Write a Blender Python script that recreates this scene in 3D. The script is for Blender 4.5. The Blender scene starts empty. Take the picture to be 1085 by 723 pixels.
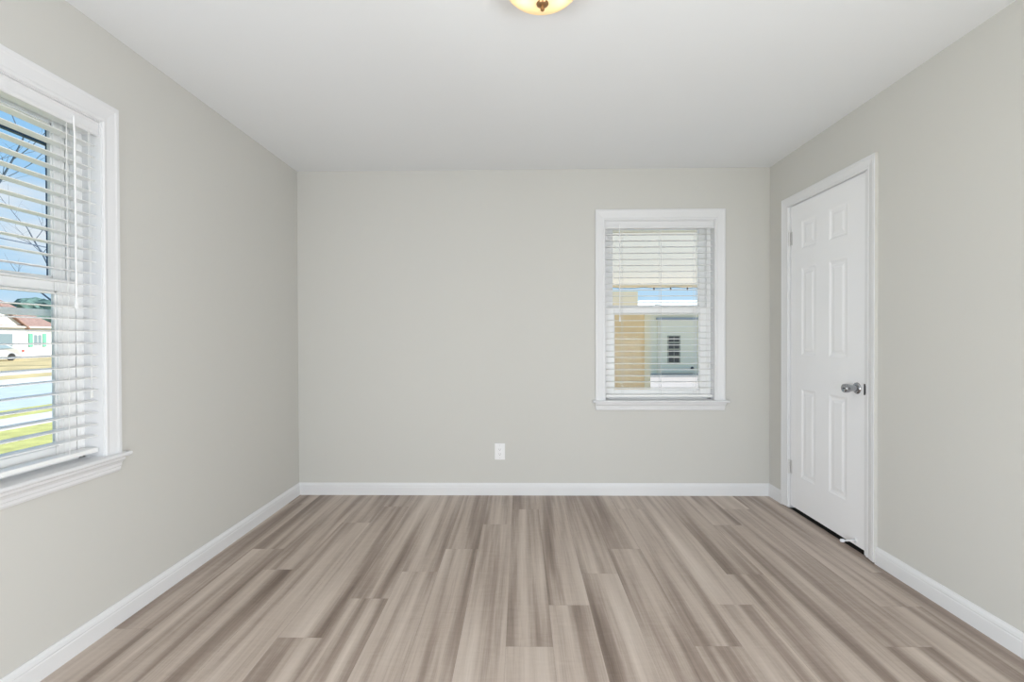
import bpy, bmesh, math, random
from mathutils import Vector, Matrix

random.seed(7)
S = bpy.context.scene
COL = S.collection
PI = math.pi

# ------------------------------------------------------------------ camera
cam_data = bpy.data.cameras.new('camera')
cam = bpy.data.objects.new('camera', cam_data)
COL.objects.link(cam)
cam_data.sensor_fit = 'HORIZONTAL'
cam_data.sensor_width = 36.0
cam_data.lens = 36.0 * 515.0 / 1085.0
cam_data.clip_start = 0.02
cam_data.clip_end = 600
CR = Vector((0.99984914, 0.01707188, -0.00319988))
CU = Vector((0.00305419, 0.00855333, 0.99995876))
CF = Vector((-0.01709855, 0.99981768, -0.0084999))
m = Matrix.Identity(4)
for i in range(3):
    m[i][0], m[i][1], m[i][2] = CR[i], CU[i], -CF[i]
m[0][3], m[1][3], m[2][3] = 0.0, 0.0, 1.1889
cam.matrix_world = m
S.camera = cam

# ------------------------------------------------------------------ exposure
S.view_settings.view_transform = 'Standard'
S.view_settings.look = 'None'
S.view_settings.exposure = 0.0
S.view_settings.gamma = 1.0
S.view_settings.use_curve_mapping = False
S.cycles.use_denoising = True
S.cycles.max_bounces = 14
S.cycles.diffuse_bounces = 8
S.cycles.transparent_max_bounces = 24
S.cycles.caustics_reflective = False
S.cycles.caustics_refractive = False

# ------------------------------------------------------------------ sky
W = bpy.data.worlds.new('sky')
S.world = W
W.use_nodes = True
nt = W.node_tree
nt.nodes.clear()
tc = nt.nodes.new('ShaderNodeTexCoord')
sep = nt.nodes.new('ShaderNodeSeparateXYZ')
nt.links.new(tc.outputs['Generated'], sep.inputs[0])
ramp = nt.nodes.new('ShaderNodeValToRGB')
ramp.color_ramp.elements[0].position = 0.0
ramp.color_ramp.elements[0].color = (0.60, 0.81, 0.97, 1)
ramp.color_ramp.elements[1].position = 0.45
ramp.color_ramp.elements[1].color = (0.21, 0.54, 0.94, 1)
nt.links.new(sep.outputs['Z'], ramp.inputs[0])
mp = nt.nodes.new('ShaderNodeMapping')
mp.inputs['Scale'].default_value = (3.0, 3.0, 9.0)
nt.links.new(tc.outputs['Generated'], mp.inputs[0])
cl = nt.nodes.new('ShaderNodeTexNoise')
cl.inputs['Scale'].default_value = 1.7
cl.inputs['Detail'].default_value = 6
nt.links.new(mp.outputs[0], cl.inputs['Vector'])
cr = nt.nodes.new('ShaderNodeValToRGB')
cr.color_ramp.elements[0].position = 0.52
cr.color_ramp.elements[1].position = 0.72
nt.links.new(cl.outputs['Fac'], cr.inputs[0])
mx = nt.nodes.new('ShaderNodeMixRGB')
mx.inputs[2].default_value = (0.85, 0.9, 0.95, 1)
nt.links.new(cr.outputs[0], mx.inputs[0])
nt.links.new(ramp.outputs[0], mx.inputs[1])
bg = nt.nodes.new('ShaderNodeBackground')
bg.inputs['Strength'].default_value = 1.0
nt.links.new(mx.outputs[0], bg.inputs['Color'])
wo = nt.nodes.new('ShaderNodeOutputWorld')
nt.links.new(bg.outputs[0], wo.inputs[0])

# ------------------------------------------------------------------ sun: low winter sun from beyond the right rear corner
sd = bpy.data.lights.new('sun', 'SUN')
sd.energy = 8.0
sd.angle = math.radians(0.6)
sd.color = (1.0, 0.95, 0.87)
sun = bpy.data.objects.new('sun', sd)
COL.objects.link(sun)
sdir = Vector((-0.76, -0.275, -0.588))          # direction the light travels
sun.rotation_euler = sdir.to_track_quat('-Z', 'Y').to_euler()
sun.location = (20, 10, 20)

# ------------------------------------------------------------------ room measures (metres; camera at x=0,y=0)
XL, XR, YB, H = -1.680, 1.8544, 3.6457, 2.44
WT = 0.20
GZ = -0.65

# ------------------------------------------------------------------ area lamps behind the camera: one added rear fill and two added side fills
REAR = -2.40
def area_light(name, loc, direction, sx, sy, power, color):
    d = bpy.data.lights.new(name, 'AREA')
    d.shape = 'RECTANGLE'
    d.size, d.size_y = sx, sy
    d.energy = power
    d.color = color
    o = bpy.data.objects.new(name, d)
    COL.objects.link(o)
    o.location = loc
    o.rotation_euler = Vector(direction).to_track_quat('-Z', 'Y').to_euler()
    return o
area_light('rear_fill_light', (0.1, REAR + 0.03, 0.75), (0, 1, -0.10), 2.7, 1.1, 38.0, (0.935, 0.975, 1.0))  # added fill lamp, set in a made-up window in the rear wall
area_light('left_fill_light', (XL - 0.05, -0.70, 0.70), (1, 0.30, -0.15), 1.3, 1.0, 78.0, (0.935, 0.975, 1.0))  # added fill lamp, set in a made-up door on the left
area_light('right_fill_light', (XR + 0.05, -0.70, 0.70), (-1, 0.30, -0.15), 1.3, 1.0, 85.0, (0.935, 0.975, 1.0))  # added fill lamp, set in a made-up opening on the right

# ================================================================== materials
def new_mat(name):
    mt = bpy.data.materials.new(name)
    mt.use_nodes = True
    n = mt.node_tree
    b = n.nodes['Principled BSDF']
    return mt, n, b

def mat(name, col, rough=0.5, metal=0.0, spec=0.5, noise=0.0, nscale=40.0, bump=0.0, bscale=200.0):
    mt, n, b = new_mat(name)
    b.inputs['Base Color'].default_value = (*col, 1)
    b.inputs['Roughness'].default_value = rough
    b.inputs['Metallic'].default_value = metal
    b.inputs['Specular IOR Level'].default_value = spec
    tcn = n.nodes.new('ShaderNodeTexCoord')
    if noise > 0:
        t = n.nodes.new('ShaderNodeTexNoise')
        t.inputs['Scale'].default_value = nscale
        t.inputs['Detail'].default_value = 4
        n.links.new(tcn.outputs['Object'], t.inputs['Vector'])
        r = n.nodes.new('ShaderNodeValToRGB')
        r.color_ramp.elements[0].position = 0.3
        r.color_ramp.elements[1].position = 0.7
        r.color_ramp.elements[0].color = (*[c * (1 - noise) for c in col], 1)
        r.color_ramp.elements[1].color = (*[min(1, c * (1 + noise)) for c in col], 1)
        n.links.new(t.outputs['Fac'], r.inputs[0])
        n.links.new(r.outputs[0], b.inputs['Base Color'])
    if bump > 0:
        t2 = n.nodes.new('ShaderNodeTexNoise')
        t2.inputs['Scale'].default_value = bscale
        n.links.new(tcn.outputs['Object'], t2.inputs['Vector'])
        bp = n.nodes.new('ShaderNodeBump')
        bp.inputs['Strength'].default_value = bump
        bp.inputs['Distance'].default_value = 0.002
        n.links.new(t2.outputs['Fac'], bp.inputs['Height'])
        n.links.new(bp.outputs[0], b.inputs['Normal'])
    return mt

M = {}
M['wall'] = mat('wall_paint', (0.607, 0.600, 0.572), 0.75, spec=0.25, bump=0.05, bscale=350)
M['ceiling'] = mat('ceiling_paint', (0.81, 0.83, 0.85), 0.9, spec=0.1, bump=0.05, bscale=250)
M['trim'] = mat('white_trim_paint', (0.745, 0.75, 0.765), 0.35, spec=0.4)
M['door'] = mat('white_door_paint', (0.86, 0.865, 0.885), 0.4, spec=0.4)
M['vinyl'] = mat('white_vinyl', (0.90, 0.90, 0.90), 0.35, spec=0.4)
M['slat'] = mat('white_slat', (0.87, 0.87, 0.865), 0.4, spec=0.4)
M['cord'] = mat('white_cord', (0.75, 0.75, 0.74), 0.8)
M['plastic'] = mat('white_plastic', (0.86, 0.86, 0.87), 0.3)
M['slot'] = mat('outlet_slot', (0.25, 0.25, 0.25), 0.6)
M['seam'] = mat('plank_seam', (0.20, 0.16, 0.135), 0.8)
M['dark'] = mat('painted_gap_shade', (0.012, 0.011, 0.010), 0.9)  # shade under the closet door put into the colour
M['storm'] = mat('dark_blue_frame', (0.015, 0.06, 0.13), 0.5, metal=0.0)
M['head_shadow'] = mat('shadow_line_grey', (0.40, 0.41, 0.42), 0.4, metal=0.5)
M['chrome'] = mat('satin_chrome', (0.42, 0.43, 0.45), 0.16, metal=1.0)
M['dark_metal'] = mat('dark_metal', (0.07, 0.07, 0.075), 0.35, metal=0.7)
M['hinge'] = mat('satin_hinge', (0.66, 0.66, 0.66), 0.5, metal=0.15)
M['brass'] = mat('aged_brass', (0.42, 0.26, 0.13), 0.28, metal=0.9)
M['pan'] = mat('lamp_pan', (0.75, 0.73, 0.68), 0.4)
M['rubber'] = mat('white_rubber', (0.75, 0.77, 0.82), 0.5)

# lamp glass: frosted amber glass lit by the bulb inside
mt, n, b = new_mat('amber_lamp_glass')
n.nodes.remove(b)
out = [x for x in n.nodes if x.type == 'OUTPUT_MATERIAL'][0]
tr = n.nodes.new('ShaderNodeBsdfTranslucent'); tr.inputs[0].default_value = (0.95, 0.86, 0.68, 1)
df = n.nodes.new('ShaderNodeBsdfDiffuse'); df.inputs[0].default_value = (0.88, 0.82, 0.70, 1)
gl = n.nodes.new('ShaderNodeBsdfGlossy'); gl.inputs['Roughness'].default_value = 0.15
m1 = n.nodes.new('ShaderNodeMixShader'); m1.inputs[0].default_value = 0.45
m2 = n.nodes.new('ShaderNodeMixShader'); m2.inputs[0].default_value = 0.05
n.links.new(tr.outputs[0], m1.inputs[1]); n.links.new(df.outputs[0], m1.inputs[2])
n.links.new(m1.outputs[0], m2.inputs[1]); n.links.new(gl.outputs[0], m2.inputs[2])
n.links.new(m2.outputs[0], out.inputs[0])
M['lampglass'] = mt

# clear window glass
mt, n, b = new_mat('window_glass')
n.nodes.remove(b)
out = [x for x in n.nodes if x.type == 'OUTPUT_MATERIAL'][0]
tp = n.nodes.new('ShaderNodeBsdfTransparent'); tp.inputs[0].default_value = (0.96, 0.975, 0.98, 1)
gl = n.nodes.new('ShaderNodeBsdfGlossy'); gl.inputs['Roughness'].default_value = 0.0
fr = n.nodes.new('ShaderNodeFresnel'); fr.inputs[0].default_value = 1.10
mx_ = n.nodes.new('ShaderNodeMixShader')
n.links.new(fr.outputs[0], mx_.inputs[0]); n.links.new(tp.outputs[0], mx_.inputs[1]); n.links.new(gl.outputs[0], mx_.inputs[2])
n.links.new(mx_.outputs[0], out.inputs[0])
M['glass'] = mt

# translucent cream canopy sheet
mt, n, b = new_mat('translucent_canopy_sheet')
n.nodes.remove(b)
out = [x for x in n.nodes if x.type == 'OUTPUT_MATERIAL'][0]
tr = n.nodes.new('ShaderNodeBsdfTranslucent'); tr.inputs[0].default_value = (0.55, 0.51, 0.44, 1)
df = n.nodes.new('ShaderNodeBsdfDiffuse'); df.inputs[0].default_value = (0.86, 0.83, 0.76, 1)
m1 = n.nodes.new('ShaderNodeMixShader'); m1.inputs[0].default_value = 0.4
n.links.new(tr.outputs[0], m1.inputs[1]); n.links.new(df.outputs[0], m1.inputs[2])
n.links.new(m1.outputs[0], out.inputs[0])
M['canopy'] = mt

# wood-look plank floor
mt, n, b = new_mat('grey_brown_planks')
L = n.links
at = n.nodes.new('ShaderNodeAttribute'); at.attribute_name = 'plank'
tcn = n.nodes.new('ShaderNodeTexCoord')
def vmath(op, a=None, bb=None):
    v = n.nodes.new('ShaderNodeVectorMath'); v.operation = op
    if a is not None: L.new(a, v.inputs[0])
    if bb is not None:
        if isinstance(bb, tuple): v.inputs[1].default_value = bb
        else: L.new(bb, v.inputs[1])
    return v.outputs[0]
def fmath(op, a, bb):
    v = n.nodes.new('ShaderNodeMath'); v.operation = op
    for i, q in enumerate((a, bb)):
        if isinstance(q, (int, float)): v.inputs[i].default_value = q
        else: L.new(q, v.inputs[i])
    return v.outputs[0]
def noise_tex(vec, detail=3, rough=0.5, dist=0.0):
    t = n.nodes.new('ShaderNodeTexNoise')
    t.inputs['Scale'].default_value = 1.0
    t.inputs['Detail'].default_value = detail
    t.inputs['Roughness'].default_value = rough
    t.inputs['Distortion'].default_value = dist
    L.new(vec, t.inputs['Vector'])
    return t.outputs['Fac']
comb = n.nodes.new('ShaderNodeCombineXYZ')
L.new(fmath('MULTIPLY', at.outputs['Fac'], 31.7), comb.inputs[0])
L.new(fmath('MULTIPLY', at.outputs['Fac'], 57.3), comb.inputs[1])
L.new(fmath('MULTIPLY', at.outputs['Fac'], 91.1), comb.inputs[2])
pos = vmath('ADD', tcn.outputs['Object'], comb.outputs[0])
band = noise_tex(vmath('MULTIPLY', pos, (14.0, 0.55, 1.0)), 2, 0.45, 0.15)
band2 = noise_tex(vmath('MULTIPLY', pos, (34.0, 0.9, 1.0)), 3, 0.5, 0.2)
grain = noise_tex(vmath('MULTIPLY', pos, (190.0, 4.5, 1.0)), 4, 0.6, 0.3)
chat = noise_tex(vmath('MULTIPLY', pos, (7.0, 30.0, 1.0)), 2, 0.5, 2.0)
s1 = fmath('MULTIPLY', fmath('SUBTRACT', band, 0.5), 1.38)
s2 = fmath('MULTIPLY', fmath('SUBTRACT', band2, 0.5), 0.55)
s3 = fmath('MULTIPLY', fmath('SUBTRACT', grain, 0.5), 0.34)
s4 = fmath('MULTIPLY', fmath('SUBTRACT', chat, 0.5), 0.12)
tone = fmath('ADD', fmath('ADD', fmath('ADD', s1, s2), fmath('ADD', s3, s4)), 0.52)
tone = fmath('ADD', tone, fmath('MULTIPLY', fmath('SUBTRACT', at.outputs['Fac'], 0.5), 0.12))
rp = n.nodes.new('ShaderNodeValToRGB')
e = rp.color_ramp.elements
e[0].position = 0.10; e[0].color = (0.175, 0.130, 0.104, 1)
e[1].position = 0.95; e[1].color = (0.63, 0.545, 0.48, 1)
k = e.new(0.38); k.color = (0.325, 0.258, 0.216, 1)
k = e.new(0.62); k.color = (0.485, 0.405, 0.348, 1)
L.new(tone, rp.inputs[0])
L.new(rp.outputs[0], b.inputs['Base Color'])
b.inputs['Roughness'].default_value = 0.42
b.inputs['Specular IOR Level'].default_value = 0.35
bp = n.nodes.new('ShaderNodeBump'); bp.inputs['Strength'].default_value = 0.08; bp.inputs['Distance'].default_value = 0.002
L.new(grain, bp.inputs['Height']); L.new(bp.outputs[0], b.inputs['Normal'])
M['floor'] = mt

# outdoors
M['lawn'] = mat('winter_lawn', (0.46, 0.44, 0.15), 0.95, noise=0.22, nscale=3.0)
M['dry_lawn'] = mat('dry_lawn', (0.52, 0.40, 0.20), 0.95, noise=0.25, nscale=0.8)
M['asphalt'] = mat('pale_asphalt', (0.46, 0.51, 0.57), 0.9, noise=0.08, nscale=1.5)
M['concrete'] = mat('pale_concrete', (0.60, 0.60, 0.61), 0.9, noise=0.06, nscale=3)
M['pink_concrete'] = mat('pinkish_concrete', (0.46, 0.40, 0.37), 0.9, noise=0.05, nscale=3)
M['house_white'] = mat('white_siding', (0.72, 0.70, 0.68), 0.8)
M['shingle'] = mat('red_brown_shingle', (0.30, 0.19, 0.16), 0.9, noise=0.2, nscale=4)
M['shed_glass'] = mat('dim_brown_glass', (0.10, 0.085, 0.07), 0.3)
M['window_wood'] = mat('olive_window_wood', (0.50, 0.45, 0.33), 0.6)
M['shutter'] = mat('green_shutter', (0.14, 0.42, 0.30), 0.7)
M['house_glass'] = mat('house_glass', (0.20, 0.26, 0.29), 0.25)
M['tan'] = mat('tan_brick', (0.93, 0.71, 0.43), 0.9, noise=0.05, nscale=6)
M['cream'] = mat('cream_siding', (0.93, 0.84, 0.63), 0.8)
M['cream_pale'] = mat('cream_door_paint', (0.97, 0.86, 0.64), 0.8)
M['greywhite'] = mat('pale_grey_paint', (0.90, 0.80, 0.62), 0.8)
M['garage_roof'] = mat('snow_white_roof', (0.82, 0.82, 0.80), 0.9)
M['bark'] = mat('brown_bark', (0.30, 0.18, 0.13), 0.95, noise=0.25, nscale=20)
M['twig'] = mat('grey_twig', (0.10, 0.14, 0.20), 0.9)
M['foliage'] = mat('dark_foliage', (0.10, 0.17, 0.15), 0.95, noise=0.4, nscale=2)
M['car_paint'] = mat('silver_car_paint', (0.55, 0.55, 0.56), 0.25, metal=0.3)
M['tyre'] = mat('tyre', (0.03, 0.03, 0.03), 0.9)
M['tail'] = mat('tail_lamp_red', (0.75, 0.05, 0.04), 0.3)
M['lightbulb'] = mat('dark_bulb', (0.05, 0.05, 0.06), 0.5)

# ================================================================== mesh helpers
class MB:
    def __init__(s):
        s.v, s.f, s.mi, s.sm = [], [], [], []
    def add(s, vs, fs, mi=0, smooth=False):
        o = len(s.v)
        s.v += [tuple(p) for p in vs]
        for f in fs:
            s.f.append(tuple(i + o for i in f)); s.mi.append(mi); s.sm.append(smooth)
    def box(s, a, b, mi=0):
        x0, x1 = sorted((a[0], b[0])); y0, y1 = sorted((a[1], b[1])); z0, z1 = sorted((a[2], b[2]))
        s.add([(x0,y0,z0),(x1,y0,z0),(x1,y1,z0),(x0,y1,z0),(x0,y0,z1),(x1,y0,z1),(x1,y1,z1),(x0,y1,z1)],
              [(0,3,2,1),(4,5,6,7),(0,1,5,4),(1,2,6,5),(2,3,7,6),(3,0,4,7)], mi)
    def tube(s, pts, rad, n=8, mi=0, cap=True):
        pts = [Vector(p) for p in pts]
        if not isinstance(rad, (list, tuple)): rad = [rad] * len(pts)
        rings = []
        ref = None
        for i, p in enumerate(pts):
            d = (pts[min(i + 1, len(pts) - 1)] - pts[max(i - 1, 0)]).normalized()
            if ref is None:
                ref = Vector((0, 0, 1)) if abs(d.z) < 0.9 else Vector((1, 0, 0))
            u = (ref - d * ref.dot(d)).normalized(); w = d.cross(u); ref = u
            rings.append([p + (u * math.cos(2*PI*k/n) + w * math.sin(2*PI*k/n)) * rad[i] for k in range(n)])
        vs = [q for r in rings for q in r]
        fs = [(i*n+k, i*n+(k+1) % n, (i+1)*n+(k+1) % n, (i+1)*n+k) for i in range(len(rings)-1) for k in range(n)]
        if cap:
            fs += [tuple(range(n-1, -1, -1)), tuple((len(rings)-1)*n + k for k in range(n))]
        s.add(vs, fs, mi, True)
    def lathe(s, prof, center, axis='z', n=32, mi=0):
        # prof: list of (radius, distance along the axis)
        def place(r, t, a):
            c, q = r*math.cos(a), r*math.sin(a)
            if axis == 'z': return (center[0]+c, center[1]+q, center[2]+t)
            if axis == 'x': return (center[0]+t, center[1]+c, center[2]+q)
            return (center[0]+c, center[1]+t, center[2]+q)
        vs = [place(r, t, 2*PI*k/n) for r, t in prof for k in range(n)]
        fs = [(i*n+k, i*n+(k+1) % n, (i+1)*n+(k+1) % n, (i+1)*n+k) for i in range(len(prof)-1) for k in range(n)]
        s.add(vs, fs, mi, True)
    def extrude(s, prof, fn0, fn1, mi=0, smooth=False):
        # closed 2D profile mapped by two functions to the two ends
        n = len(prof)
        vs = [fn0(*p) for p in prof] + [fn1(*p) for p in prof]
        fs = [(k, (k+1) % n, n+(k+1) % n, n+k) for k in range(n)]
        fs += [tuple(range(n-1, -1, -1)), tuple(range(n, 2*n))]
        s.add(vs, fs, mi, smooth)
    def build(s, name, mats, parent=None, bevel=0.0, seg=2, recalc=True, merge=False):
        me = bpy.data.meshes.new(name)
        me.from_pydata(s.v, [], s.f)
        if not isinstance(mats, (list, tuple)): mats = [mats]
        for q in mats: me.materials.append(q)
        for p, i, sm in zip(me.polygons, s.mi, s.sm):
            p.material_index = i; p.use_smooth = sm
        if recalc or merge:
            bm = bmesh.new(); bm.from_mesh(me)
            if merge: bmesh.ops.remove_doubles(bm, verts=bm.verts, dist=1e-5)
            bmesh.ops.recalc_face_normals(bm, faces=bm.faces)
            bm.to_mesh(me); bm.free()
        o = bpy.data.objects.new(name, me)
        COL.objects.link(o)
        if any(s.sm):
            try: me.set_sharp_from_angle(angle=math.radians(40))
            except Exception: pass
        if bevel > 0:
            bv = o.modifiers.new('bevel', 'BEVEL'); bv.width = bevel; bv.segments = seg
            bv.limit_method = 'ANGLE'; bv.angle_limit = math.radians(40)
        if parent is not None:
            o.parent = parent
            o.matrix_parent_inverse = Matrix.Translation(-Vector(parent.location))
        return o

def empty(name, loc=(0, 0, 0)):
    o = bpy.data.objects.new(name, None)
    o.empty_display_size = 0.1
    COL.objects.link(o)
    o.location = loc
    return o
def tag(o, label, cat, group=None):
    o['label'] = label; o['category'] = cat
    if group: o['group'] = group
    return o
def structure(o, label=None, cat=None):
    o['kind'] = 'structure'
    if label: o['label'] = label
    if cat: o['category'] = cat
    return o

# ================================================================== floor (one face per plank)
PW, PX0, PL = 0.1812, -0.965, 1.485
ends = {-4: 1.95, -3: 2.70, -2: 2.46, -1: 3.09, 0: 1.90, 1: 2.19, 2: 2.445, 3: 2.71, 4: 3.07, 5: 1.855, 6: 2.145,
        7: 2.435, 8: 2.72, 9: 1.866, 10: 2.158, 11: 2.435, 12: 3.07, 13: 1.87, 14: 2.15, 15: 2.46}
verts, faces, vals = [], [], []
prng = random.Random(21)
g = 0.00025
for c in range(-4, 16):
    x0, x1 = PX0 + c*PW, PX0 + (c+1)*PW
    x0, x1 = max(x0, XL - 0.002), min(x1, XR + 0.004)
    if x1 - x0 < 0.01: continue
    y = ends[c] - 4*PL
    while y < YB:
        a, b_ = max(y, REAR), min(y + PL, YB + 0.002)
        if b_ - a > 0.01:
            o = len(verts)
            verts += [(x0+g, a+g, 0), (x1-g, a+g, 0), (x1-g, b_-g, 0), (x0+g, b_-g, 0)]
            faces.append((o, o+1, o+2, o+3)); vals.append(prng.random())
        y += PL
o = len(verts)
fb = [(XL-.01, REAR, -0.001), (XR+.004, REAR, -0.001), (XR+.004, YB+.01, -0.001), (XL-.01, YB+.01, -0.001)]
fb += [(p[0], p[1], -0.12) for p in fb]
verts += fb
n_planks = len(faces)
faces += [(o, o+1, o+2, o+3), (o+7, o+6, o+5, o+4), (o, o+4, o+5, o+1), (o+1, o+5, o+6, o+2), (o+2, o+6, o+7, o+3), (o+3, o+7, o+4, o)]
me = bpy.data.meshes.new('floor')
me.from_pydata(verts, [], faces)
me.materials.append(M['floor']); me.materials.append(M['dark']); me.materials.append(M['seam'])
attr = me.attributes.new('plank', 'FLOAT', 'FACE')
for i in range(len(faces)):
    attr.data[i].value = vals[i] if i < len(vals) else 0.0
    me.polygons[i].material_index = 0 if i < len(vals) else 2
fl = bpy.data.objects.new('floor', me); COL.objects.link(fl); structure(fl)
q = MB(); q.box((XR+0.004, 2.3, -0.12), (XR+0.75, YB, -0.001)); structure(q.build('floor_closet', M['dark']))  # near-black floor colour paints the shade seen under the door
q = MB(); q.box((XR+0.004, REAR, -0.12), (XR+0.75, 2.2, -0.001)); structure(q.build('floor_added_hall', M['seam']))  # floor behind the opening added for the right fill lamp

# ================================================================== ceiling and walls
q = MB(); q.box((XL-WT, REAR-WT, H), (XR+0.95, YB+WT, H+0.18)); structure(q.build('ceiling', M['ceiling']))

# openings: (u0, u1, z0, z1)
OPB = (0.633, 1.449, 0.70, 2.055)
OPL = (1.110, 1.925, 0.70, 2.055)
def wall_with_hole(name, fixed0, fixed1, axis, a0, a1, op, flare=0.08):
    # inner layer (sized to the jamb) and outer layer (wider masonry opening)
    q = MB()
    mid = fixed0 + (fixed1 - fixed0) * 0.93
    for (f0, f1, fl_) in ((fixed0, mid, 0.0), (mid, fixed1, flare)):
        u0, u1, z0, z1 = op[0]-fl_, op[1]+fl_, op[2]-fl_, op[3]+fl_
        def bx(ua, ub, za, zb):
            if axis == 'x': q.box((f0, ua, za), (f1, ub, zb))
            else: q.box((ua, f0, za), (ub, f1, zb))
        bx(a0, u0, 0, H); bx(u1, a1, 0, H); bx(u0, u1, 0, z0); bx(u0, u1, z1, H)
    return structure(q.build(name, M['wall'], recalc=False))
wall_with_hole('wall_back', YB, YB+WT, 'y', XL-WT, XR+0.95, OPB)
wall_with_hole('wall_left', XL, XL-WT, 'x', 0.20, YB, OPL)
# near part of the left wall, opening and glazed door added around the fill lamp
q = MB()
q.box((XL, REAR-WT, 0), (XL-WT, -1.38, H)); q.box((XL, -0.02, 0), (XL-WT, 0.20, H)); q.box((XL, -1.38, 2.06), (XL-WT, -0.02, H))
structure(q.build('wall_left_near', M['wall'], recalc=False))
d2 = structure(empty('added_door_2', (XL, -0.70, 0)))  # unseen door added to go with the left fill lamp
q = MB()
for (ya, yb, za, zb) in ((-1.38, -1.32, 0, 2.06), (-0.08, -0.02, 0, 2.06), (-1.32, -0.08, 0, 0.06), (-1.32, -0.08, 2.0, 2.06), (-0.73, -0.67, 0.06, 2.0)):
    q.box((XL-0.14, ya, za), (XL-0.08, yb, zb))
q.build('door_frame', M['vinyl'], d2, bevel=0.002)
q = MB(); q.box((XL-0.112, -1.32, 0.06), (XL-0.108, -0.08, 2.0)); q.build('pane', M['glass'], d2)
# right wall: door, opening added for fill lamp, closet box added to block light
DY0, DY1, DZ = 2.640, 3.386, 2.078
q = MB()
q.box((XR, REAR-WT, 0), (XR+0.12, -1.38, H)); q.box((XR, -0.02, 0), (XR+0.12, DY0, H)); q.box((XR, -1.38, 2.06), (XR+0.12, -0.02, H)); q.box((XR, DY1, 0), (XR+0.12, YB, H)); q.box((XR, DY0, DZ), (XR+0.12, DY1, H))
q.box((XR+0.75, REAR-WT, 0), (XR+0.95, YB, H)); q.box((XR+0.12, 2.2, 0), (XR+0.75, 2.3, H)); q.box((XR+0.12, REAR-WT, 0), (XR+0.75, REAR, H))
structure(q.build('wall_right', M['wall'], recalc=False))
# rear wall behind the camera, wide window added around the rear fill lamp
q = MB()
q.box((XL, REAR-WT, 0), (-1.30, REAR, H)); q.box((1.50, REAR-WT, 0), (XR, REAR, H))
q.box((-1.30, REAR-WT, 0), (1.50, REAR, 0.15)); q.box((-1.30, REAR-WT, 2.15), (1.50, REAR, H))
structure(q.build('wall_rear', M['wall'], recalc=False))
w3 = structure(empty('window_3', (0.1, REAR, 0.15)))  # unseen window added to go with the rear fill lamp
q = MB()
for (a, b_) in (((-1.30, 0.15), (-1.24, 2.15)), ((1.44, 0.15), (1.50, 2.15)), ((-1.24, 0.15), (1.44, 0.21)), ((-1.24, 2.09), (1.44, 2.15)), ((0.07, 0.21), (0.13, 2.09))):
    q.box((a[0], REAR-0.12, a[1]), (b_[0], REAR-0.05, b_[1]))
q.build('window_frame', M['vinyl'], w3, bevel=0.002)
q = MB(); q.box((-1.24, REAR-0.09, 0.21), (1.44, REAR-0.085, 2.09)); q.build('window_pane', M['glass'], w3)

# ------------------------------------------------------------------ baseboards (profiled)
BP = [(0, 0), (0.0135, 0), (0.0135, 0.058), (0.0115, 0.063), (0.0125, 0.068), (0.0100, 0.078), (0.0055, 0.085), (0.004, 0.090), (0, 0.090)]
def baseboard(name, fn0, fn1):
    q = MB(); q.extrude(BP, fn0, fn1); structure(q.build(name, M['trim']))
baseboard('baseboard_back', lambda d, z: (XL, YB-d, z), lambda d, z: (XR, YB-d, z))
baseboard('baseboard_left', lambda d, z: (XL+d, -0.02, z), lambda d, z: (XL+d, YB-d, z))
CN0, CN1 = 2.553, 2.622       # near casing of the door
CF0, CF1 = 3.385, 3.455       # far casing of the door
baseboard('baseboard_right', lambda d, z: (XR-d, -0.02, z), lambda d, z: (XR-d, CN0, z))
baseboard('baseboard_right_corner', lambda d, z: (XR-d, CF1, z), lambda d, z: (XR-d, YB-d, z))
baseboard('baseboard_rear', lambda d, z: (XL, REAR+d, z), lambda d, z: (XR, REAR+d, z))

# ================================================================== double-hung windows
# map (u along wall, d outwards from the wall face, z)
def mapB(u, d, z): return (u, YB + d, z)
def mapL(u, d, z): return (XL - d, u, z)

# casing profile: (position across width from the inner edge 0..1, thickness)
CASE = [(0.0, 0.0), (0.0, 0.010), (0.06, 0.013), (0.16, 0.013), (0.22, 0.011), (0.70, 0.016), (0.80, 0.0185), (0.97, 0.0185), (1.0, 0.016), (1.0, 0.0)]

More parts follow.
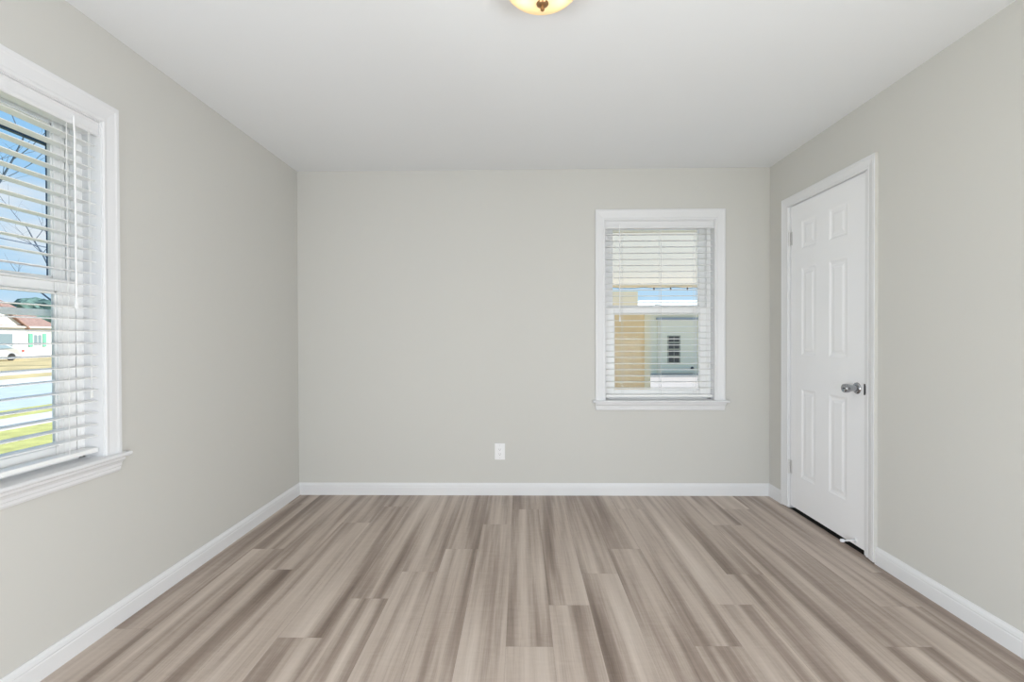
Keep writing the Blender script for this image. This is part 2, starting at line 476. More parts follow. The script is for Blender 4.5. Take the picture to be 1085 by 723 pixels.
def make_window(idx, mp, op, storm_bars, inset_up, inset_lo, head=0.080, side=0.072):
    u0, u1, z0, z1 = op
    zs = 0.714                                  # top of the stool
    root = structure(empty('window_%d' % idx, mp((u0+u1)/2, 0, z0)))
    def B(q, a, b_, mi=0): q.box(mp(*a), mp(*b_), mi)
    # casing with mitred corners
    q = MB()
    def case(fn0, fn1): q.extrude(CASE, fn0, fn1)
    case(lambda w, t: mp(u0-w*side, -t, zs), lambda w, t: mp(u0-w*side, -t, z1+w*head))
    case(lambda w, t: mp(u1+w*side, -t, zs), lambda w, t: mp(u1+w*side, -t, z1+w*head))
    case(lambda w, t: mp(u0-w*side, -t, z1+w*head), lambda w, t: mp(u1+w*side, -t, z1+w*head))
    q.build('casing', M['trim'], root)
    # stool with rounded nose and horns
    q = MB()
    nose = [(0.070, zs), (-0.040, zs), (-0.0445, zs-0.004), (-0.0455, zs-0.009), (-0.043, zs-0.014), (-0.036, zs-0.018), (0.0, zs-0.018), (0.070, zs-0.018)]
    q.extrude([p for p in nose if p[0] <= 0.0001] + [(0.0, zs)], lambda d, z: mp(u0-side-0.022, d, z), lambda d, z: mp(u1+side+0.022, d, z))
    B(q, (u0, 0, zs-0.018), (u1, 0.072, zs))
    q.build('stool', M['trim'], root)
    # apron: moulded, ends cut in like the photo
    za = zs - 0.018
    q = MB()
    ap = [(0, za), (-0.030, za), (-0.030, za-0.010), (-0.022, za-0.018), (-0.017, za-0.026), (-0.017, za-0.036), (-0.014, za-0.040), (-0.014, za-0.050), (-0.010, za-0.058), (0, za-0.060)]
    def cut(z): return 0.006 * (za - z) / 0.06
    q.extrude(ap, lambda d, z: mp(u0-side+cut(z)-0.002, d, z), lambda d, z: mp(u1+side-cut(z)+0.002, d, z))
    q.build('apron', M['trim'], root)
    # wooden jamb lining
    q = MB(); t = 0.004
    B(q, (u0, -0.004, zs), (u0+t, 0.072, z1)); B(q, (u1-t, -0.004, zs), (u1, 0.072, z1)); B(q, (u0+t, -0.004, z1-t), (u1-t, 0.072, z1))
    q.build('jamb', M['trim'], root)
    # vinyl frame with tracks
    q = MB()
    for s, e_ in ((u0, 1), (u1, -1)):
        B(q, (s, 0.072, z0), (s+e_*0.018, 0.160, z1))
        for d0 in (0.072, 0.1085, 0.145):
            B(q, (s+e_*0.018, d0, z0), (s+e_*0.032, d0+0.006, z1))
        # balance cover seen in the upper half of the inner track
        B(q, (s+e_*0.018, 0.083, 1.405), (s+e_*0.024, 0.103, z1))
    B(q, (u0, 0.072, z1-0.016), (u1, 0.160, z1)); B(q, (u0, 0.072, z0), (u1, 0.160, z0+0.024))
    B(q, (u0, 0.166, z0), (u0+0.012, 0.186, 1.40)); B(q, (u1-0.012, 0.166, z0), (u1, 0.186, 1.40))
    q.build('vinyl_frame', M['vinyl'], root, bevel=0.0015)
    def sash(name, d0, d1, zb, gz0, gz1, zt, inset):
        gu0, gu1 = u0+inset, u1-inset
        q = MB()
        B(q, (u0+0.030, d0, zb), (gu0, d1, zt)); B(q, (gu1, d0, zb), (u1-0.030, d1, zt))
        B(q, (gu0, d0, zb), (gu1, d1, gz0)); B(q, (gu0, d0, gz1), (gu1, d1, zt))
        s_ = q.build(name, M['vinyl'], root, bevel=0.003)
        q = MB(); w = 0.006; dm = (d0+d1)/2
        for (a, b_) in (((gu0-.002, gz0), (gu0+w, gz1)), ((gu1-w, gz0), (gu1+.002, gz1)), ((gu0, gz0-.002), (gu1, gz0+w)), ((gu0, gz1-w), (gu1, gz1+.002))):
            B(q, (a[0], dm-0.006, a[1]), (b_[0], dm+0.006, b_[1]))
        q.build('glazing_bead', M['vinyl'], s_)
        q = MB(); B(q, (gu0, dm-0.002, gz0), (gu1, dm+0.002, gz1)); q.build('pane', M['glass'], s_)
        return s_
    sash('upper_sash', 0.1160, 0.1440, 1.385, 1.423, 2.016, 2.040, inset_up)
    lo = sash('lower_sash', 0.0790, 0.1075, 0.726, 0.778, 1.368, 1.416, inset_lo)
    # sash lock on the meeting rail
    q = MB(); um = (u0+u1)/2
    B(q, (um-0.028, 0.082, 1.416), (um+0.028, 0.106, 1.424)); q.lathe([(0.001, 0.014), (0.010, 0.013), (0.011, 0.0)], mp(um, 0.094, 1.422), 'z', 16)
    B(q, (um-0.004, 0.074, 1.428), (um+0.026, 0.092, 1.434))
    q.build('sash_lock', M['vinyl'], lo, bevel=0.001)
    # exterior storm frame
    q = MB(); w = 0.040
    B(q, (u0, 0.166, 1.40), (u0+w, 0.186, z1)); B(q, (u1-w, 0.166, 1.40), (u1, 0.186, z1))
    B(q, (u0+w, 0.166, z0), (u1-w, 0.186, z0+0.03)); B(q, (u0+w, 0.166, z1-0.012), (u1-w, 0.186, z1))
    if storm_bars:
        B(q, (u0+w, 0.166, 1.943), (u1-w, 0.182, 1.958))
    st = q.build('storm_frame', M['storm'], root, bevel=0.001)
    if storm_bars:
        q = MB(); B(q, (u0+w, 0.164, 1.276), (u1-w, 0.182, 1.302)); q.build('screen_rail', M['vinyl'], st, bevel=0.002)
    return root

make_window(1, mapL, OPL, True, 0.077, 0.104)
make_window(2, mapB, OPB, False, 0.076, 0.083)

# ================================================================== venetian blinds (inside mount)
def make_blind(mp, op, wand_u, label, cord_side):
    u0, u1, z0, z1 = op
    a, b_ = u0+0.0075, u1-0.0075
    root = empty('venetian_blind', mp((u0+u1)/2, 0.03, z1-0.004))
    def B(q, p, r): q.box(mp(*p), mp(*r))
    ztop = z1 - 0.0045
    q = MB(); B(q, (a, 0.012, ztop-0.042), (b_, 0.062, ztop)); q.build('headrail', M['slat'], root, bevel=0.002)
    # valance with a rounded lower lip
    q = MB()
    vp = [(0.010, ztop), (0.002, ztop), (0.000, ztop-0.006), (0.003, ztop-0.014), (0.003, ztop-0.036), (0.000, ztop-0.044), (0.0005, ztop-0.052), (0.004, ztop-0.056), (0.010, ztop-0.056)]
    q.extrude(vp, lambda d, z: mp(a-0.002, d, z), lambda d, z: mp(b_+0.002, d, z))
    q.build('valance', M['trim'], root)
    # slats
    q = MB(); pitch = 0.0462; zz = ztop - 0.0485; n_ = 0; zlast = zz
    cam_ = [(-0.025, -0.0010), (-0.0125, 0.0006), (0.0, 0.0012), (0.0125, 0.0006), (0.025, -0.0010)]
    prof = [(d, z+0.0013) for d, z in cam_] + [(d, z-0.0013) for d, z in reversed(cam_)]
    while zz > 0.778:
        q.extrude(prof, lambda d, z, zz=zz: mp(a+0.003, 0.036+d, zz+z+0.03*d), lambda d, z, zz=zz: mp(b_-0.003, 0.036+d, zz+z+0.03*d))
        zlast = zz; zz -= pitch; n_ += 1
    q.build('slats', M['slat'], root)
    zbr = 0.752
    q = MB(); B(q, (a+0.003, 0.010, zbr-0.018), (b_-0.003, 0.062, zbr)); q.build('bottom_rail', M['slat'], root, bevel=0.004, seg=3)
    for lu in (u0+0.135, (u0+u1)/2+0.012, u1-0.135):
        q = MB()
        for d in (0.0095, 0.0625):
            q.tube([mp(lu, d, ztop-0.040), mp(lu, d, zbr-0.004)], 0.0012, 6)
        q.tube([mp(lu+0.005, 0.036, ztop-0.040), mp(lu+0.005, 0.036, zbr)], 0.0008, 6)
        q.build('ladder_cord', M['cord'], root)
    # tilt wand
    q = MB()
    q.tube([mp(wand_u, -0.004, ztop-0.030), mp(wand_u, -0.006, ztop-0.10), mp(wand_u+0.001, -0.006, 1.33)], 0.0032, 8)
    q.tube([mp(wand_u+0.001, -0.006, 1.335), mp(wand_u+0.001, -0.006, 1.300)], [0.0055, 0.0065], 8)
    q.tube([mp(wand_u, 0.004, ztop-0.022), mp(wand_u, -0.005, ztop-0.026), mp(wand_u, -0.004, ztop-0.036)], 0.002, 6)
    q.build('tilt_wand', M['plastic'], root)
    # lift cords with a tassel
    q = MB()
    for k in (0, 1):
        q.tube([mp(cord_side+0.006*k, -0.002, ztop-0.050), mp(cord_side+0.006*k, -0.004, 1.10), mp(cord_side+0.002, -0.004, 0.985)], 0.0009, 6)
    q.lathe([(0.0015, 0.03), (0.004, 0.024), (0.006, 0.004), (0.005, 0.0), (0.0005, 0.0)], mp(cord_side+0.002, -0.004, 0.955), 'z', 12)
    q.build('lift_cord', M['cord'], root)
    tag(root, label, 'blind')
    return root
make_blind(mapL, OPL, 1.806, 'white venetian blind in the left wall window facing the street', 1.868)
make_blind(mapB, OPB, 0.742, 'white venetian blind in the back wall window beside the door', 1.395)

# ================================================================== door
DR = structure(empty('door_1', (XR, 3.0, 0)))
DX = XR + 0.006                                  # face of the slab
SY0, SY1, SZ0, SZ1 = 2.650, 3.374, 0.024, 2.072
ys = [SY0, 2.800, 2.965, 3.093, 3.252, SY1]
zs_ = [SZ0, 0.245, 0.840, 1.060, 1.640, 1.760, 1.952, SZ1]
q = MB()
for i in range(5):
    for j in range(7):
        ya, yb, za, zb = ys[i], ys[i+1], zs_[j], zs_[j+1]
        if i in (1, 3) and j in (1, 3, 5):
            rings = [(0.0, 0.0), (0.006, 0.0012), (0.014, 0.0050), (0.020, 0.0058), (0.032, 0.0058), (0.044, 0.0024), (0.049, 0.0018)]
            vs = []
            for ins, dep in rings:
                vs += [(DX+dep, ya+ins, za+ins), (DX+dep, yb-ins, za+ins), (DX+dep, yb-ins, zb-ins), (DX+dep, ya+ins, zb-ins)]
            fs = [(r*4+k, r*4+(k+1) % 4, (r+1)*4+(k+1) % 4, (r+1)*4+k) for r in range(len(rings)-1) for k in range(4)]
            fs.append(tuple(len(rings)*4-4+k for k in range(4)))
            q.add(vs, fs)
        else:
            q.add([(DX, ya, za), (DX, yb, za), (DX, yb, zb), (DX, ya, zb)], [(0, 1, 2, 3)])
T = 0.035
q.add([(DX, SY0, SZ0), (DX, SY1, SZ0), (DX, SY1, SZ1), (DX, SY0, SZ1), (DX+T, SY0, SZ0), (DX+T, SY1, SZ0), (DX+T, SY1, SZ1), (DX+T, SY0, SZ1)],
      [(4, 7, 6, 5), (0, 4, 5, 1), (1, 5, 6, 2), (2, 6, 7, 3), (3, 7, 4, 0)])
slab = q.build('door_slab', M['door'], DR, merge=True)
# jamb with stop
q = MB()
q.box((XR-0.002, 2.622, 0.006), (XR+0.12, 2.646, 2.095)); q.box((XR-0.002, 3.379, 0.006), (XR+0.12, 3.400, 2.095)); q.box((XR-0.002, 2.646, 2.0765), (XR+0.12, 3.379, 2.095))
q.box((DX+T+0.002, 2.646, 0.006), (DX+T+0.014, 2.660, 2.0765)); q.box((DX+T+0.002, 3.365, 0.006), (DX+T+0.014, 3.379, 2.0765)); q.box((DX+T+0.002, 2.660, 2.062), (DX+T+0.014, 3.365, 2.0765))
q.build('door_jamb', M['trim'], DR)
# casing: colonial profile, bottom edge just clear of the planks; the outer edge carries the wall colour
DC = [(0.0, 0.0), (0.0, 0.009), (0.05, 0.012), (0.18, 0.012), (0.24, 0.0105), (0.30, 0.012), (0.62, 0.0165), (0.72, 0.0185), (0.80, 0.0175), (0.86, 0.0195), (0.97, 0.0195), (1.0, 0.018), (1.0, 0.0)]
q = MB()
zt, hd = 2.073, 0.064
def dcase(fn0, fn1):
    base = len(q.f)
    q.extrude(DC, fn0, fn1)
    q.mi[base + len(DC) - 2] = 1
dcase(lambda w, t: (XR-t, CN1-w*(CN1-CN0), 0.007), lambda w, t: (XR-t, CN1-w*(CN1-CN0), zt+w*hd))
dcase(lambda w, t: (XR-t, CF0+w*(CF1-CF0), 0.007), lambda w, t: (XR-t, CF0+w*(CF1-CF0), zt+w*hd))
dcase(lambda w, t: (XR-t, CN1-w*(CN1-CN0), zt+w*hd), lambda w, t: (XR-t, CF0+w*(CF1-CF0), zt+w*hd))
q.build('door_casing', [M['trim'], M['wall']], DR)
# hinges on the far edge
for hz in (1.855, 0.290):
    q = MB()
    for k in range(5):
        q.tube([(XR-0.004, 3.3765, hz-0.045+0.018*k), (XR-0.004, 3.3765, hz-0.045+0.018*k+0.0165)], 0.0065, 12)
    q.tube([(XR-0.004, 3.3765, hz-0.049), (XR-0.004, 3.3765, hz+0.049)], 0.0035, 8)
    q.box((DX-0.0015, 3.355, hz-0.0445), (DX+0.001, 3.3765, hz+0.0445))
    q.build('hinge', M['hinge'], DR)
# knob
KY, KZ = 2.716, 0.899
q = MB()
q.lathe([(0.001, -0.011), (0.016, -0.0105), (0.026, -0.0085), (0.0315, -0.004), (0.0325, 0.0)], (DX, KY, KZ), 'x', 40)
q.lathe([(0.0180, 0.0), (0.0172, -0.012), (0.0178, -0.022), (0.0205, -0.032), (0.0238, -0.042), (0.0250, -0.050), (0.0248, -0.060), (0.0225, -0.0655), (0.018, -0.0675), (0.014, -0.066), (0.001, -0.0650)], (DX-0.009, KY, KZ), 'x', 40)
kn = q.build('door_knob', M['chrome'], DR)
q = MB(); q.tube([(DX-0.0762, KY, KZ), (DX-0.0735, KY, KZ)], 0.0035, 12); q.build('keyhole_button', M['dark_metal'], kn)
q = MB(); q.box((XR-0.0045, 2.6400, KZ-0.030), (DX+0.010, 2.6505, KZ+0.030)); q.box((XR-0.0065, 2.6375, KZ-0.022), (XR-0.002, 2.6440, KZ+0.022))
q.build('latch_plate', M['dark_metal'], DR, bevel=0.001)
# rigid door stop on the foot of the slab
q = MB(); yy, zz = 2.724, 0.050
q.lathe([(0.001, -0.006), (0.010, -0.0055), (0.013, -0.002), (0.0135, 0.0)], (DX, yy, zz), 'x', 20)
q.lathe([(0.0045, 0.0), (0.0045, -0.062)], (DX-0.004, yy, zz), 'x', 14)
st = q.build('door_stop', M['trim'], DR)
q = MB(); q.lathe([(0.0045, -0.060), (0.0085, -0.061), (0.0095, -0.066), (0.0095, -0.076), (0.007, -0.080), (0.0005, -0.081)], (DX-0.004, yy, zz), 'x', 18)
q.build('rubber_tip', M['rubber'], st)

# ================================================================== wall outlet
r0 = empty('wall_outlet', (-0.156, YB, 0.327))
OX, OZ = -0.156, 0.327
q = MB(); q.box((OX-0.0385, YB-0.006, OZ-0.0615), (OX+0.0385, YB, OZ+0.0615)); q.build('cover_plate', M['plastic'], r0, bevel=0.003, seg=3)
q = MB(); q.box((OX-0.0168, YB-0.009, OZ-0.0335), (OX+0.0168, YB-0.004, OZ+0.0335)); rc = q.build('receptacle', M['plastic'], r0, bevel=0.0015)
q = MB()
for s_ in (-1, 1):
    cz = OZ + s_*0.017
    q.box((OX-0.0075, YB-0.0093, cz-0.003), (OX-0.0058, YB-0.0088, cz+0.006)); q.box((OX+0.0058, YB-0.0093, cz-0.003), (OX+0.0075, YB-0.0088, cz+0.006))
    q.lathe([(0.0025, -0.0003), (0.0001, -0.0003)], (OX, YB-0.009, cz-0.008), 'y', 12)
q.build('socket_slots', M['slot'], rc)
for s_ in (-1, 1):
    q = MB(); q.lathe([(0.0001, -0.0012), (0.0025, -0.001), (0.003, 0.0)], (OX, YB-0.006, OZ + s_*0.048), 'y', 14); q.build('screw', M['hinge'], r0)
tag(r0, 'white electrical outlet low on the back wall above the baseboard', 'outlet')

# ================================================================== ceiling light
LX, LY, LZ = 0.080, 1.690, H
lr = empty('ceiling_light', (LX, LY, LZ))
q = MB(); q.lathe([(0.001, 0.0), (0.122, 0.0), (0.125, -0.004), (0.125, -0.014), (0.120, -0.019), (0.001, -0.019)], (LX, LY, LZ), 'z', 48)
q.build('ceiling_pan', M['pan'], lr)
q = MB(); R_, h_ = 0.140, 0.086
pr = [(R_*1.0, -0.010)] + [(R_*math.cos(t), -0.014 - h_*math.sin(t)) for t in [i*PI/2/16 for i in range(0, 16)]] + [(0.008, -0.014-h_)]
inner = [(max(r-0.004, 0.008), z+0.0035) for r, z in reversed(pr)]
q.lathe(pr + inner, (LX, LY, LZ), 'z', 64)
q.build('glass_shade', M['lampglass'], lr)
q = MB(); zf = -0.014-h_
q.lathe([(0.019, zf+0.004), (0.0215, zf-0.001), (0.019, zf-0.006), (0.012, zf-0.010), (0.006, zf-0.012), (0.0055, zf-0.016), (0.0075, zf-0.019), (0.0075, zf-0.022), (0.004, zf-0.026), (0.0005, zf-0.027)], (LX, LY, LZ), 'z', 28)
q.build('finial', M['brass'], lr)
q = MB(); q.tube([(LX, LY, LZ-0.015), (LX, LY, LZ+zf)], 0.004, 10); q.build('threaded_rod', M['brass'], lr)
for s_ in (-1, 1):
    q = MB(); bx = LX + s_*0.055
    q.lathe([(0.013, -0.018), (0.013, -0.032), (0.012, -0.034)], (bx, LY, LZ), 'z', 16)
    q.build('bulb_socket', M['pan'], lr)
    d = bpy.data.lights.new('bulb', 'POINT'); d.energy = 0.30; d.color = (1.0, 0.85, 0.64); d.shadow_soft_size = 0.018
    lo = bpy.data.objects.new('bulb', d); COL.objects.link(lo); lo.parent = lr
    lo.matrix_parent_inverse = Matrix.Translation(-Vector(lr.location)); lo.location = (bx, LY, LZ-0.056)
tag(lr, 'flush ceiling light with amber glass bowl and brass finial', 'ceiling light')

# ================================================================== outdoors: ground on the street side
def slab_obj(name, x0, x1, y0, y1, ztop, material, label, cat, th=0.2):
    q = MB(); q.box((x0, y0, ztop-th), (x1, y1, ztop)); o = q.build(name, material)
    structure(o, label, cat); return o
slab_obj('front_lawn', -10.3, XL-WT, -40, 90, GZ, M['lawn'], 'green lawn between the left window and the near sidewalk', 'lawn')
slab_obj('near_sidewalk', -11.75, -10.3, -40, 130, GZ+0.01, M['concrete'], 'pale sidewalk on the near side of the street', 'sidewalk')
slab_obj('verge', -13.2, -11.75, -40, 130, GZ, M['lawn'], 'grass strip between the near sidewalk and the street', 'lawn')
slab_obj('street', -20.8, -13.2, -60, 250, GZ-0.05, M['asphalt'], 'pale asphalt street outside the left window', 'street')
slab_obj('kerb', -22.9, -20.8, -60, 250, GZ, M['concrete'], 'pale concrete kerb on the far side of the street', 'kerb')
slab_obj('far_verge', -25.5, -22.9, -60, 250, GZ, M['dry_lawn'], 'dry tan grass strip across the street', 'lawn')
slab_obj('far_sidewalk', -28.6, -25.5, -60, 250, GZ+0.01, M['concrete'], 'pale sidewalk on the far side of the street', 'sidewalk')
slab_obj('far_lawn', -260, -28.6, -160, 300, GZ, M['dry_lawn'], 'dry tan lawn in front of the house across the street', 'lawn')

# ------------------------------------------------------------------ house across the street
HX = -51.2
hr = empty('house', (HX-4, 45, GZ))
q = MB(); q.box((HX, 34, GZ), (HX-9, 52.2, 2.45)); q.build('house_wall', M['house_white'], hr)
# main hip roof
q = MB(); e0, e1, xf, xb, ze, zr = 33.5, 52.75, HX+0.45, HX-9.45, 2.42, 5.4
q.add([(xf, e0, ze), (xf, e1, ze), (xb, e1, ze), (xb, e0, ze), (HX-4.5, e0+4.3, zr), (HX-4.5, e1-1.75, zr)],
      [(0, 1, 5, 4), (1, 2, 5), (2, 3, 4, 5), (3, 0, 4), (0, 3, 2, 1)])
q.build('hip_roof', M['shingle'], hr)
q = MB(); q.box((xf-0.02, e0, ze-0.14), (xf+0.06, e1, ze+0.02)); q.box((xf, e1-0.03, ze-0.14), (xb, e1+0.05, ze+0.02)); q.build('gutter', M['house_white'], hr)
# front gable
gy0, gy1, ga, gz_ = 43.9, 49.15, 46.55, 4.35
q = MB(); q.extrude([(gy0, GZ), (gy1, GZ), (gy1, 2.35), (ga, gz_-0.1), (gy0, 2.35)], lambda y, z: (HX+0.25, y, z), lambda y, z: (HX-3.0, y, z)); q.build('front_gable', M['house_white'], hr)
q = MB()
for ya in (gy0-0.25, gy1+0.25):
    q.extrude([(ya, 2.12), (ga, gz_), (ga, gz_+0.16), (ya, 2.28)], lambda y, z: (HX+0.60, y, z), lambda y, z: (HX-4.5, y, z))
q.build('gable_roof', M['shingle'], hr)
q = MB(); q.box((HX+0.2, 44.6, GZ), (HX+0.29, 47.9, 1.65)); q.build('garage_door', M['house_glass'], hr)
def house_window(ya, yb, za, zb, xw):
    q = MB(); q.box((xw, ya, za), (xw+0.06, yb, zb)); f = q.build('window', M['house_white'], hr)
    q = MB(); q.box((xw+0.05, ya+0.1, za+0.1), (xw+0.07, (ya+yb)/2-0.03, zb-0.1)); q.box((xw+0.05, (ya+yb)/2+0.03, za+0.1), (xw+0.07, yb-0.1, zb-0.1)); q.build('pane', M['house_glass'], f)
    for s_ in (ya-0.42, yb+0.04):
        q = MB(); q.box((xw, s_, za-0.05), (xw+0.08, s_+0.38, zb+0.05)); q.build('shutter', M['shutter'], hr)
house_window(50.15, 51.15, 0.35, 1.65, HX)
house_window(36.5, 37.9, 0.35, 1.65, HX)
tag(hr, 'white house with red-brown shingle roof and green shutters across the street', 'house')

# ------------------------------------------------------------------ car in the driveway across the street
cr_ = empty('car', (-43.0, 38.1, GZ))
q = MB()
side = [(0.0, 0.45), (0.05, 0.72), (0.9, 0.86), (1.55, 1.32), (2.2, 1.44), (3.3, 1.42), (4.05, 1.02), (4.55, 0.95), (4.62, 0.55), (4.5, 0.28), (0.1, 0.28)]
def cw(z): return 0.86 if z < 1.05 else 0.86 - (z-1.05)*0.45
CY0 = 35.9
vs = [(-43.0 + cw(z), CY0+y, GZ+z) for y, z in side] + [(-43.0 - cw(z), CY0+y, GZ+z) for y, z in side]
n_ = len(side)
q.add(vs, [(k, (k+1) % n_, n_+(k+1) % n_, n_+k) for k in range(n_)] + [tuple(range(n_-1, -1, -1)), tuple(range(n_, 2*n_))])
q.build('car_body', M['car_paint'], cr_, bevel=0.06, seg=3)
q = MB()
for sx in (1, -1):
    q = MB()
    pts = [(1.15, 0.98), (1.65, 1.30), (2.2, 1.37), (3.2, 1.35), (3.75, 1.02)]
    q.extrude(pts, lambda y, z: (-43.0 + sx*(cw(z)+0.02), CY0+y, GZ+z), lambda y, z: (-43.0 + sx*(cw(z)-0.05), CY0+y, GZ+z))
    q.build('side_window', M['house_glass'], cr_)
for wy in (0.9, 3.65):
    for sx in (0.80, -0.80):
        q = MB(); q.lathe([(0.05, 0.09), (0.22, 0.09), (0.31, 0.07), (0.31, -0.07), (0.22, -0.09), (0.05, -0.09)], (-43.0+sx, CY0+wy, GZ+0.31), 'x', 20); q.build('wheel', M['tyre'], cr_)
for sx in (0.7, -0.7):
    q = MB(); q.box((-43.0+sx-0.2, CY0+4.50, GZ+0.70), (-43.0+sx+0.2, CY0+4.64, GZ+0.88)); q.build('tail_lamp', M['tail'], cr_)
tag(cr_, 'silver car with red tail lamps parked before the white house', 'car')

# ------------------------------------------------------------------ bare street tree, trunk at the left frame edge
def make_tree(base, height, rad, seed, label, spread=0.55, lean=(0, 0)):
    rnd = random.Random(seed)
    root = empty('bare_tree', base)
    tk, br = MB(), MB()
    def grow(p, d, ln, r, lev, q):
        pts, rs = [p], [r]
        n = 5
        for i in range(n):
            d = (d + Vector((rnd.uniform(-1, 1), rnd.uniform(-1, 1), rnd.uniform(-0.4, 0.7))) * 0.16).normalized()
            p = p + d * (ln/n); pts.append(p); rs.append(r * (1 - 0.55*(i+1)/n))
            if lev < 3 and i >= (2 if lev == 0 else 1) and rnd.random() < 0.8:
                for _ in range(1 if lev > 0 else 2):
                    a = rnd.uniform(0, 2*PI)
                    side_ = Vector((math.cos(a), math.sin(a), rnd.uniform(0.0, 0.5)))
                    grow(p, (d*0.7 + side_*spread*1.3).normalized(), ln*rnd.uniform(0.45, 0.68), r*0.34, lev+1, br)
        q.tube(pts, rs, 7 if lev == 0 else (5 if lev < 3 else 3), cap=lev == 0)
    grow(Vector(base), Vector((lean[0], lean[1], 1)).normalized(), height, rad, 0, tk)
    tk.build('trunk', M['bark'], root, recalc=False)
    br.build('branches', M['twig'], root, recalc=False)
    tag(root, label, 'tree')
    return root
make_tree((-12.95, 11.70, GZ), 5.2, 0.10, 5, 'bare street tree with thin branches outside the left window', lean=(0.0, -0.30))
make_tree((-31.0, 33.0, GZ), 6.5, 0.20, 12, 'bare tree standing farther off on the dry lawn across the street', lean=(0.0, -0.05))

# overhead wires along the street
for zz, xx, lab in ((6.55, -21.6, 'topmost overhead wire along the far side of the street'), (5.75, -21.4, 'lower overhead wire along the far side of the street')):
    q = MB(); pts = [(xx, 2 + 1.4*i, zz - 0.5*math.sin(PI*i/40.0)) for i in range(41)]
    q.tube(pts, 0.022, 6); tag(q.build('overhead_wire', M['twig']), lab, 'wire')

# dark evergreens behind the house
def bush(loc, r, hgt, seed, label):
    rnd = random.Random(seed)
    root = empty('distant_tree', loc)
    q = MB(); q.tube([loc, (loc[0], loc[1], loc[2]+hgt*0.5)], 0.25, 8); q.build('trunk', M['bark'], root)
    bm = bmesh.new()
    bmesh.ops.create_icosphere(bm, subdivisions=4, radius=1.0)
    for v in bm.verts:
        n_ = v.co.normalized()
        k = 1 + 0.16*math.sin(7*n_.x+seed)*math.sin(6*n_.y)*math.cos(5*n_.z) + rnd.uniform(-0.07, 0.07)
        v.co = Vector((n_.x*r*k, n_.y*r*k, n_.z*hgt*0.42*k))
    me = bpy.data.meshes.new('foliage'); bm.to_mesh(me); bm.free()
    me.materials.append(M['foliage'])
    o = bpy.data.objects.new('foliage', me); COL.objects.link(o); o.parent = root; o.location = (0, 0, hgt*0.58)
    tag(root, label, 'tree')
bush((-70, 69.5, GZ), 4.2, 7.6, 3, 'dark rounded tree behind the right end of the white house')
bush((-74, 80.0, GZ), 4.6, 6.8, 4, 'lower dark tree beyond the right corner of the white house')

# ================================================================== outdoors: yard behind the back wall
BZ = -0.18
slab_obj('rear_yard', -1.2, 60, YB+WT, 40, BZ, M['pink_concrete'], 'pale pinkish concrete yard outside the back window', 'yard', th=0.4)
# tan neighbouring wall at left
nb = empty('neighbour_house', (0.0, 7.6, BZ))
q = MB(); q.box((-1.1, 7.0, BZ), (1.775, 8.6, 1.60)); q.build('tan_wall', M['tan'], nb)
q = MB(); q.box((-1.1, 8.95, BZ), (2.155, 9.9, 2.02)); q.build('rear_gable_wall', M['cream'], nb)
q = MB(); q.box((1.775, 6.98, BZ), (1.86, 7.10, 1.60)); q.build('corner_board', M['cream'], nb)
tag(nb, 'tan walled neighbouring house close beyond the back window', 'house')
# cream canopy between the houses
cp = empty('carport_canopy', (2.5, 6.5, BZ))
q = MB(); q.add([(-1.0, 4.70, 2.215), (7.2, 4.70, 2.205), (7.2, 8.0, 2.018), (-1.0, 8.0, 2.025)], [(0,1,2,3)])
q.build('canopy_deck', M['canopy'], cp)
q = MB(); q.box((-1.0, 7.97, 1.99), (7.2, 8.02, 2.06)); q.box((-1.0, 4.68, 2.19), (7.2, 4.72, 2.25)); q.build('edge_beam', M['greywhite'], cp)
for px in (6.9,):
    q = MB(); q.box((px, 4.8, BZ), (px+0.09, 4.89, 2.21)); q.build('post', M['greywhite'], cp)
    q = MB(); q.box((px, 7.8, BZ), (px+0.09, 7.89, 2.03)); q.build('post', M['greywhite'], cp)
tag(cp, 'cream canopy roof over the yard outside the back window', 'canopy')

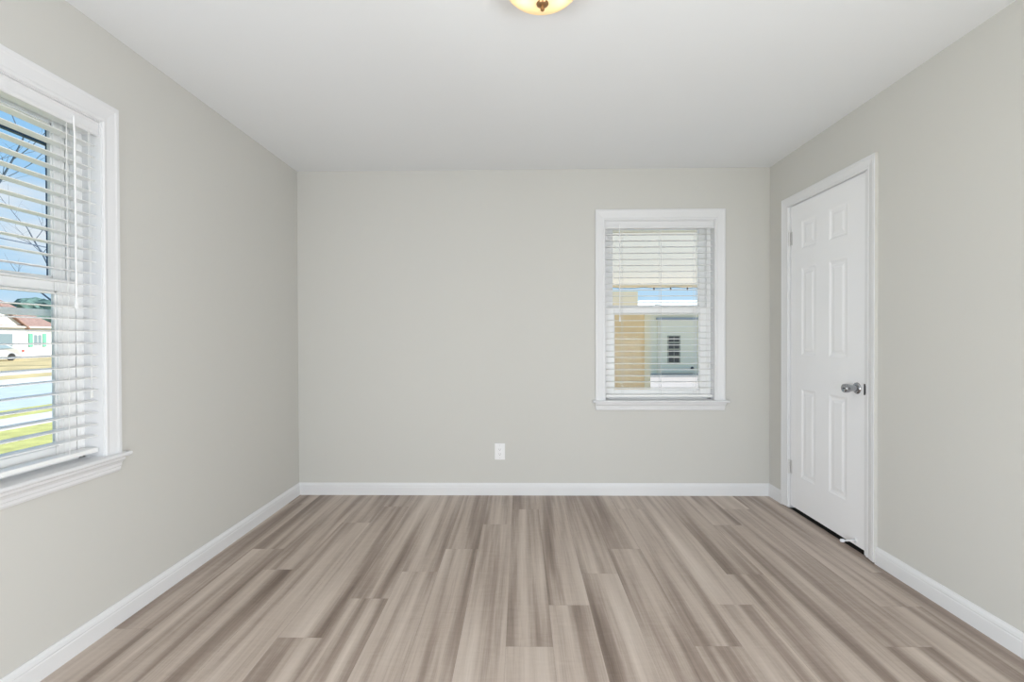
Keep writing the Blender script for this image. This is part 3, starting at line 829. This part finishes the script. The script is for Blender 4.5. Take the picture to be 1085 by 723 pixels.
# garage at the end of the yard
gr = empty('garage', (7.0, 20, BZ))
q = MB(); q.box((3.4, 18.0, BZ), (11.5, 24.0, 2.28)); q.build('garage_wall', M['cream'], gr)
q = MB(); q.add([(3.0, 17.6, 2.26), (11.9, 17.6, 2.26), (11.9, 24.4, 2.26), (3.0, 24.4, 2.26), (5.2, 21.0, 2.75), (9.7, 21.0, 2.75)],
                [(0, 1, 5, 4), (1, 2, 5), (2, 3, 4, 5), (3, 0, 4), (0, 3, 2, 1)]); q.build('hip_roof', M['garage_roof'], gr)
q = MB(); q.box((5.05, 17.93, BZ), (6.47, 18.0, 1.86)); dfm = q.build('door_frame', M['greywhite'], gr)
q = MB(); q.box((5.0, 17.90, 1.80), (6.5, 17.99, 1.88)); q.build('door_head_shadow', M['head_shadow'], dfm)  # grey strip carries the shadow line over the door in its colour
q = MB(); q.box((5.13, 17.90, BZ+0.03), (6.36, 17.94, 1.78)); gd = q.build('garage_side_door', M['cream_pale'], gr)
q = MB(); q.box((5.13, 17.885, BZ+0.03), (6.36, 17.905, BZ+0.26)); q.build('kick_plate', M['greywhite'], gd)
q = MB(); q.box((5.38, 17.88, 0.19), (5.86, 17.91, 1.22)); wf = q.build('door_window', M['window_wood'], gd)
q = MB()
for k in range(4):
    for j in range(2):
        q.box((5.43+0.20*j, 17.872, 0.24+0.25*k), (5.61+0.20*j, 17.885, 0.44+0.25*k))
q.build('pane', M['shed_glass'], wf)
q = MB(); q.lathe([(0.001, -0.08), (0.06, -0.06), (0.06, -0.02), (0.03, 0.0)], (6.28, 17.90, 0.02), 'y', 16); q.build('door_knob', M['dark_metal'], gd)
tag(gr, 'cream garage with pale side door and white hip roof beyond the yard', 'garage')

q_root = empty('string_lights', (2.5, 7.94, 2.0))
q = MB(); q.tube([(0.0 + 0.25*i, 7.93, 1.985 - 0.015*(i % 2)) for i in range(22)], 0.004, 5); q.build('wire', M['twig'], q_root)
for k in range(7):
    q = MB(); xx = 2.17 + 0.27*k
    q.lathe([(0.006, 0.0), (0.010, -0.012), (0.017, -0.030), (0.013, -0.045), (0.001, -0.052)], (xx, 7.93, 1.982), 'z', 10); q.build('bulb', M['lightbulb'], q_root)
tag(q_root, 'string of small dark bulbs hung along the far edge of the cream canopy', 'string lights')
